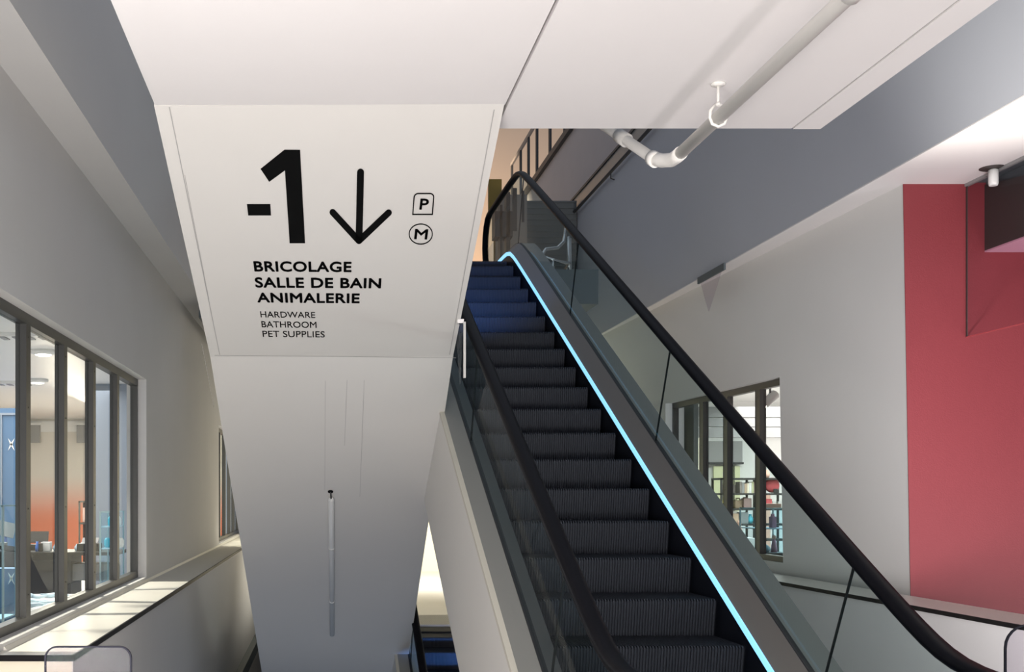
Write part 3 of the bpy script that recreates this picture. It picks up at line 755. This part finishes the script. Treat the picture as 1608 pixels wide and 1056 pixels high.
b = MB(); b.box(-5.6, -2.95, 13.3, 13.9, 0, E-.74); b.build('body', M['dark'], t)
b = MB(); b.box(-5.7, -2.4, 13.25, 13.95, E-.74, E-.70); b.build('worktop', M['wood'], t)
b = MB(); b.box(-3.0, -2.45, 13.4, 13.8, .55, .75); b.build('drawer', M['greyp'], t)
t = thing('display_platform', (-3.2, 11, 0), 'low white display platform just inside the left window', 'platform')
b = MB(); b.box(-4.2, -2.35, 10.0, 12.2, .0, .50); b.build('platform_top', M['white'], t, .01)
b = MB(); b.box(-4.2, -2.35, 12.2, 12.24, .50, .86); b.build('glass_back', M['clear'], t)
def rail_rack(name, label, x0, x1, y, z0, z1, zs, cat='shelf'):
    t = thing(name, (x0, y, z0), label, cat)
    for x in (x0, x1-.03):
        for yy in (y, y+.4): b = MB(); b.box(x, x+.03, yy, yy+.03, z0, z1); b.build('upright', M['wood'], t)
    for z in zs:
        b = MB(); b.box(x0, x1, y, y+.43, z, z+.03); b.build('shelf', M['wood'], t)
    return t
rail_rack('shelf_rack', 'black open shelf rack against the orange wall of the left shop', -4.62, -3.9, 21.5, 0, E-.15, [E-.18, E-.60, E-1.02, E-1.4])
def bag(name, m, c, s, label, cat='bag', group=None):
    t = thing(name, (c[0], c[1], c[2]), label, cat, group)
    b = MB(); b.box(c[0]-s[0]/2, c[0]+s[0]/2, c[1]-s[1]/2, c[1]+s[1]/2, c[2], c[2]+s[2]); b.build('body', M[m], t, min(s)*.22)
    b = MB(); b.tube([(c[0]-s[0]*.22, c[1], c[2]+s[2]*.97), (c[0]-s[0]*.2, c[1], c[2]+s[2]*1.2), (c[0]+s[0]*.2, c[1], c[2]+s[2]*1.2), (c[0]+s[0]*.22, c[1], c[2]+s[2]*.97)], .012, 6); b.build('handle', M[m], t)
    return t
sz = lambda k: E-.15-(4-k)*.42
bag('handbag', 'mauve', (-4.40, 21.7, sz(3)), (.34, .22, .30), 'mauve bag on the upper shelf of the black rack in the left shop')
bag('handbag', 'tan', (-4.35, 21.7, sz(4)), (.30, .2, .16), 'small tan bag on top of the black rack in the left shop')
bag('handbag', 'darkbrown', (-4.25, 21.7, sz(2)), (.45, .22, .24), 'dark brown bag on the middle shelf of the black rack in the left shop')
bag('handbag', 'darkbrown', (-4.1, 21.7, sz(4)), (.20, .2, .32), 'dark upright bag on top of the black rack in the left shop')
def boxitem(name, m, x, y, z, sx, sy, h, label, cat):
    b = MB(); b.box(x-sx/2, x+sx/2, y-sy/2, y+sy/2, z, z+h); return tag(b.build(name, M[m], None, .006), label, cat)
def at(px, Y): return (px-CX)/F*Y
ct = E-.70
boxitem('carton', 'white', at(73, 13.5), 13.5, ct, .11, .12, .11, 'small white box on the dark counter in the left shop', 'box')
t = boxitem('cup', 'wood', at(64, 13.4), 13.4, ct, .045, .045, .10, 'black cup between bottle and white box on the counter', 'cup')
b = MB(); xx = at(58.5, 13.4); b.lathe((xx, 13.4, ct), [(.022, 0), (.024, .06), (.015, .09), (.015, .12)], 14); tag(b.build('bottle', M['bluep']), 'small blue bottle on the dark counter in the left shop', 'bottle')
t = thing('cash_register', (at(66, 13.6), 13.7, ct), 'dark till behind the white box on the left shop counter', 'till')
b = MB(); xx = at(62, 13.75); b.box(xx-.12, xx+.12, 13.68, 13.85, ct, ct+.07); b.build('base', M['wood'], t)
b = MB(); b.rbox((xx, 13.75, ct+.16), (.22, .02, .14), 0, 0, -.3); b.build('screen', M['dark'], t)
t = thing('desk_screen', (at(10, 13.6), 13.7, ct), 'grey tilted screen at the left end of the dark counter', 'screen')
b = MB(); xx = at(8, 13.7); b.rbox((xx, 13.7, ct+.26), (.24, .03, .18), .2, .25, -.2); b.build('panel', M['greyp'], t)
b = MB(); b.tube([(xx, 13.72, ct), (xx, 13.72, ct+.22)], .02, 10); b.build('stem', M['bluep'], t)
t = thing('desk_telephone', (at(12, 13.4), 13.4, ct), 'dark desk telephone on the counter beside the tilted screen', 'telephone')
b = MB(); xx = at(14, 13.4); b.rbox((xx, 13.4, ct+.035), (.2, .16, .05), 0, .15, -.2); b.build('base', M['wood'], t)
b = MB(); b.rbox((xx-.06, 13.38, ct+.09), (.05, .17, .04), 0, .2, 0); b.build('handset', M['greyp'], t)
for i, (px, s, m) in enumerate(((88, .05, 'paleblue'), (94, .06, 'white'), (130, .06, 'white'), (122, .05, 'paleblue'))):
    x = at(px, 13.5); b = MB(); b.lathe((x, 13.5, ct), [(s*.5, 0), (s*.8, s*.5), (s*.8, s), (s*.4, s*1.5), (s*.4, s*1.7)], 14)
    tag(b.build('ornament', M[m]), ('pale blue ornament on the counter just right of the white box', 'white ornament beside the pale blue one near the white box', 'white ornament on the counter in front of the black rack', 'pale blue ornament left of the white one before the black rack')[i], 'ornament')
t = thing('printer', (at(142, 13.5), 13.5, ct), 'dark printer on the counter before the black rack in the left shop', 'printer')
b = MB(); xx = at(140, 13.55); b.box(xx-.13, xx+.13, 13.45, 13.7, ct, ct+.09); b.build('body', M['dark'], t, .01)
b = MB(); b.rbox((xx, 13.62, ct+.12), (.2, .12, .015), 0, 0, .5); b.build('paper_tray', M['greyp'], t)
def case(name, label, x0, x1, y0, y1, z0, z1, shelves, edge='edge_cyan'):
    t = thing(name, ((x0+x1)/2, (y0+y1)/2, z0), label, 'display case')
    b = MB(); b.box(x0, x1, y0, y0+.008, z0, z1); b.box(x0, x0+.008, y0, y1, z0, z1); b.box(x1-.008, x1, y0, y1, z0, z1); b.box(x0, x1, y0, y1, z1-.008, z1); b.build('glass_body', M['case'], t)
    b = MB()
    for x in (x0, x1):
        b.box(x-.008, x+.008, y0-.008, y0+.008, z0, z1); b.box(x-.008, x+.008, y1-.008, y1+.008, z0, z1)
    for y in (y0, y1): b.box(x0, x1, y-.008, y+.008, z1-.014, z1)
    b.build('edges', M[edge], t)
    for z in shelves:
        b = MB(); b.box(x0+.01, x1-.01, y0+.01, y1-.01, z, z+.012); b.build('glass_shelf', M['paleblue'], t)
    b = MB(); b.box(x0, x1, y0, y1, z0-.0, z0+.05); b.build('plinth', M['slate'], t)
    return t
case('display_case', 'tall clear display case with turquoise edges at the right of the left shop', at(163, 12.5), at(181, 12.5)+.05, 12.3, 12.75, 0, E-.2, [E-.62, E-.38])
for i, (dx, z, m) in enumerate(((.02, -.6, 'cyan'), (.10, -.6, 'paleblue'), (.17, -.6, 'white'), (.06, -.45, 'cyan'), (.14, -.28, 'paleblue'))):
    x = at(163, 12.5)+dx+.02; zz = E-.608 if i < 3 else E-.368
    b = MB(); b.lathe((x, 12.5, zz), [(.028, 0), (.036, .03), (.036, .08), (.018, .11)], 12)
    tag(b.build('trinket', M[m]), ('turquoise pot leftmost on the lower shelf of the turquoise edged case', 'pale blue pot in the middle of the lower shelf of the turquoise edged case', 'white pot rightmost on the lower shelf of the turquoise edged case', 'turquoise pot on the upper shelf of the turquoise edged case', 'pale blue pot on the upper shelf of the turquoise edged case')[i], 'pot')
case('display_case', 'clear display case with turquoise edges at the far left of the left shop window', -3.05, -2.6, 9.2, 9.6, 0, E-.10, [.55])
boxitem('stool', 'tan', -2.85, 11.0-1.6, .56, .12, .12, .16, 'small tan box inside the near turquoise edged case', 'box') if False else None
t = thing('plinth', (-3.1, 9.85, 0), 'low blue block with star built as the reflection of the blue partition', 'plinth')
b = MB(); b.box(-3.6, -2.62, 9.75, 9.95, 0, E-.66); b.build('body', M['blue'], t)  # solid block stands in for the partition mirrored in the platform
star(at(18, 9.75), 9.748, E-.745, .06, t)
t = thing('cloth_pile', (-2.9, 11.2, .5), 'pale crumpled cloth lying on the low white platform', 'cloth')
b = MB()
for k in range(14):
    x0 = -3.5+random.random()*.9; y0 = 10.6+random.random()*1.2; pts = [(x0+j*.06, y0+.05*math.sin(j*1.3+k), .515+.02*abs(math.sin(j+k))) for j in range(6)]
    b.tube(pts, [.006, .02, .026, .024, .018, .006], 8)
b.build('folds', M['paleblue'], t)
for i, (x, y, z0, l) in enumerate(((-2.9, SY-.12, 1.9, 'dark grey window blind at the right of the left shop back wall'), (-4.9, SY-.12, 1.9, 'dark grey window blind behind the blue partition in the left shop'))):
    x = at(150, 23.8) if i == 0 else at(30, 23.8)
    t = thing('window_blind', (x, SY-.1, E+1.0), l, 'blind')
    b = MB(); b.box(x-.42, x+.42, SY-.12, SY-.06, E+1.08, E+1.46); b.build('fabric', M['greyp'], t)
    b = MB(); b.box(x-.44, x+.44, SY-.13, SY-.05, E+1.46, E+1.5); b.build('headrail', M['white'], t)

# ------------------------------------------------------------------ right shop
RB = 19.0; RZ = E+1.55
sbox('floor_shop', M['slab'], 5.3, 13, 9.35, RB+.1, -.1, 0)
sbox('ceiling_shop', M['white'], 5.2, 13, 9.35, RB+.1, RZ, RZ+.1)
sbox('wall_shop', M['white'], 5.2, 13, RB, RB+.2, 0, RZ)
sbox('wall_shop_right', M['white'], 13, 13.2, 9.35, RB, 0, RZ)
for i, (z0, z1) in enumerate(((1.09, 1.24), (.955, 1.075), (.80, .94))): sbox('trim_%d' % (14+i), M['greyp'], 5.25, 13, 16, 16.15, E+z0, E+z1)
XR = lambda px, Y: (px-CX)/F*Y
t = thing('track_spotlight', (XR(1195, 12.6), 12.6, RZ), 'white track spotlight behind the right shop window', 'lamp')
xx = XR(1208, 12.6); zz = E+(775-628)/F*12.6
b = MB(); b.box(xx-.06, xx+.06, 12.0, 13.4, RZ-.03, RZ); b.build('track', M['frame'], t)
b = MB(); b.tube([(xx+.01, 12.6, RZ-.03), (xx+.01, 12.6, zz+.05)], .012, 10); b.build('stem', M['greyp'], t)
b = MB(); d = Vector((-.75, -.15, -.62)).normalized(); c = Vector((xx, 12.6, zz)); b.tube([tuple(c-d*.11), tuple(c-d*.10), tuple(c+d*.10)], [.045, .055, .055], 18); b.build('lamp_head', M['white'], t)
b = MB(); b.tube([tuple(c+d*.10), tuple(c+d*.115)], [.048, .044], 18); b.build('bulb', M['lamp'], t)
t = thing('window_blind', (XR(1135, 18.9), 18.9, E+.7), 'dark grey roller blind on the back wall of the right shop', 'blind')
xx = XR(1140, 18.9); b = MB(); b.box(xx-.32, xx+.26, 18.85, 18.93, E+.52, E+.88); b.build('fabric', M['greyp'], t)
b = MB(); b.box(xx-.34, xx+.28, 18.84, 18.94, E+.49, E+.525); b.build('bottom_bar', M['dark'], t)
t = thing('wall_mirror', (XR(1150, 18.9), 18.9, E-.3), 'tall lime tinted panel with dark frame bars on the right shop back wall', 'panel')
b = MB(); b.box(XR(1122, 18.9), XR(1163, 18.9), 18.93, 18.97, E-.3, E+.46); b.build('lime_panel', M['lime'], t)
b = MB(); b.box(XR(1147, 18.9), XR(1148.5, 18.9), 18.91, 18.93, E-.3, E+.46); b.box(XR(1153, 18.9), XR(1154, 18.9), 18.91, 18.93, E-.3, E+.46); b.box(XR(1150, 18.9), XR(1162, 18.9), 18.90, 18.93, E+.12, E+.14); b.build('frame_bars', M['wood'], t)
b = MB(); b.box(XR(1090, 17), XR(1112, 17), 17, 17.3, 0, E+.95); tag(b.build('pillar', M['cream']), 'cream pillar at the left of the right shop window', 'pillar')
b = MB(); b.box(XR(1196, 18.9), XR(1208, 18.9), 18.85, 18.97, 0, E+.0); tag(b.build('peach_panel', M['peach']), 'narrow peach panel on the right shop back wall between two racks', 'panel')
r1 = rail_rack('shelf_rack', 'black shelf rack with books and toys left in the right shop', XR(1132, 17.5), XR(1190, 17.5), 17.5, 0, E+.24, [E+.21, E-.03, E-.27, E-.51, E-.75, E-1.0])
r2 = rail_rack('shelf_rack', 'black shelf rack with the red cushion at the right of the right shop', XR(1199, 17.5), XR(1240, 17.5), 17.5, 0, E+.24, [E+.21, E-.03, E-.27, E-.51, E-.75, E-1.0])
rz = lambda k: E+.24-(4-k)*.24
cols = ['taupe', 'greyp', 'tan', 'cream', 'white', 'lime', 'mauve']
bx0 = XR(1162, 17.55)
for k in range(9):
    wdt = .025+.02*random.random(); b = MB(); hgt = .15+.05*random.random(); b.box(bx0, bx0+wdt, 17.55, 17.75, rz(3), rz(3)+hgt)
    o = b.build('book', M[cols[k % 7]]); tag(o, 'upright book in the row on the upper shelf of the left black rack', 'book', 'books on the upper rack shelf'); bx0 += wdt+.004
bag('shopping_bag', 'yellow', (XR(1140, 17.4)+.03, 17.62, rz(2)), (.15, .16, .14), 'bright yellow bag on the middle shelf of the left black rack')
bag('handbag', 'taupe', (XR(1148, 17.4)+.06, 17.7, rz(3)), (.20, .14, .14), 'taupe handbag beside the books on the left black rack')
bag('handbag', 'tan', (XR(1162, 17.4)+.08, 17.7, rz(2)), (.14, .14, .13), 'tan handbag right of the yellow bag on the left black rack')
bag('handbag', 'mauve', (XR(1178, 17.4)+.04, 17.7, rz(2)), (.16, .14, .14), 'mauve handbag rightmost on the middle shelf of the left black rack')
t = thing('toy_figure', (XR(1160, 15.5), 15.5, E-.55), 'orange and white toy on a stand in the right shop', 'toy')
xx = XR(1160, 15.5); b = MB(); b.lathe((xx, 15.5, E-.55), [(.03, 0), (.045, .05), (.03, .1), (.035, .13), (.012, .17)], 14); b.build('body', M['peach'], t)
b = MB(); b.lathe((xx, 15.5, E-.62), [(.05, 0), (.05, .03), (.03, .07)], 14); b.build('base', M['white'], t)
b = MB(); b.box(xx-.2, xx+.2, 15.3, 15.8, 0, E-.62); tag(b.build('plinth', M['white']), 'white plinth under the orange toy in the right shop', 'plinth')
t = thing('cushion', (XR(1212, 17.5), 17.6, rz(3)), 'round red cushion on the right black rack', 'cushion')
xx = XR(1211, 17.55)+.04; b = MB(); b.lathe((xx, 17.62, rz(3)+.125), [(.03, -.045), (.10, -.035), (.12, 0), (.10, .035), (.03, .045)], 24, 'Y'); b.build('pad', M['rose'], t)
boxitem('jar', 'wood', xx+.02, 17.53, rz(3), .06, .03, .07, 'small black jar in front of the round red cushion', 'jar')
boxitem('carton', 'white', XR(1216, 17.6), 17.65, rz(2), .06, .1, .11, 'white carton left of its twin below the red cushion', 'box')
boxitem('carton', 'white', XR(1225, 17.6), 17.65, rz(2), .06, .1, .11, 'white carton right of its twin below the red cushion', 'box')
cx0, cx1 = XR(1184, 13.6), XR(1240, 13.6)
case('display_case', 'glass display case with pale blue shelves behind the right shop window', cx0+.02, cx1, 13.6, 14.1, E-.78, E-.18, [E-.44])
b = MB(); b.box(cx0, cx1+.05, 13.55, 14.15, 0, E-.78); tag(b.build('case_base', M['slate'], None, .01), 'dark base under the glass display case of the right shop', 'base')
b = MB(); b.lathe((XR(1203, 13.75), 13.8, E-.73), [(.05, 0), (.075, .03), (.06, .07), (.02, .10)], 16); tag(b.build('plush_toy', M['paleblue']), 'pale blue plush on the bottom of the right display case', 'toy')
t = thing('doll', (XR(1219, 13.8), 13.8, E-.73), 'pink doll standing in the right display case', 'toy')
xx = XR(1218, 13.75); b = MB(); b.lathe((xx, 13.8, E-.73), [(.04, 0), (.035, .06), (.022, .14), (.012, .16)], 14); b.build('dress', M['pink'], t)
b = MB(); b.lathe((xx, 13.8, E-.575), [(.008, 0), (.026, .02), (.026, .04), (.008, .06)], 14); b.build('head', M['peach'], t)
boxitem('carton', 'peach', XR(1208, 13.9), 13.9, E-.18, .22, .2, .05, 'peach box lying on top of the right display case', 'box')
bag('handbag', 'pink', (XR(1216, 13.75), 13.8, E-.428), (.06, .1, .14), 'pink bag on the upper shelf of the right display case')

# more goods on the racks of the right shop
def goods(items):
    for nm, m, px, Y, k, sx, hgt, lab, cat in items:
        x = XR(px, Y); z = rz(k)
        b = MB()
        if nm in ('vase', 'tin'): b.lathe((x, Y, z), [(sx*.35, 0), (sx*.5, hgt*.3), (sx*.5, hgt*.6), (sx*.22, hgt*.85), (sx*.28, hgt)], 16)
        else: b.box(x-sx/2, x+sx/2, Y-.06, Y+.06, z, z+hgt)
        tag(b.build(nm, M[m], None, 0 if nm in ('vase', 'tin') else .006), lab, cat)
goods([
 ('vase', 'tan', 1137, 17.6, 3, .10, .15, 'tan vase at the left end of the upper shelf of the left black rack', 'vase'),
 ('vase', 'greyp', 1143, 17.6, 3, .08, .17, 'slim grey vase right of the tan one on the left black rack', 'vase'),
 ('storage_box', 'mauve', 1172, 17.62, 2, .12, .16, 'mauve box between handbags on the middle shelf of the left black rack', 'box'),
 ('storage_box', 'tan', 1150, 17.62, 1, .16, .16, 'tan box on the lower shelf of the left black rack', 'box'),
 ('storage_box', 'greyp', 1166, 17.62, 1, .14, .18, 'grey box on the lower shelf of the left black rack', 'box'),
 ('vase', 'cyan', 1178, 17.6, 1, .09, .15, 'turquoise vase on the lower shelf of the left black rack', 'vase'),
 ('vase', 'white', 1140, 17.6, 4, .10, .15, 'white vase on top of the left black rack', 'vase'),
 ('storage_box', 'rose', 1205, 17.62, 2, .10, .15, 'red box at the left end of the shelf below the red cushion', 'box'),
 ('tin', 'peach', 1204, 17.6, 4, .09, .13, 'peach pot on top of the right black rack', 'pot'),
])
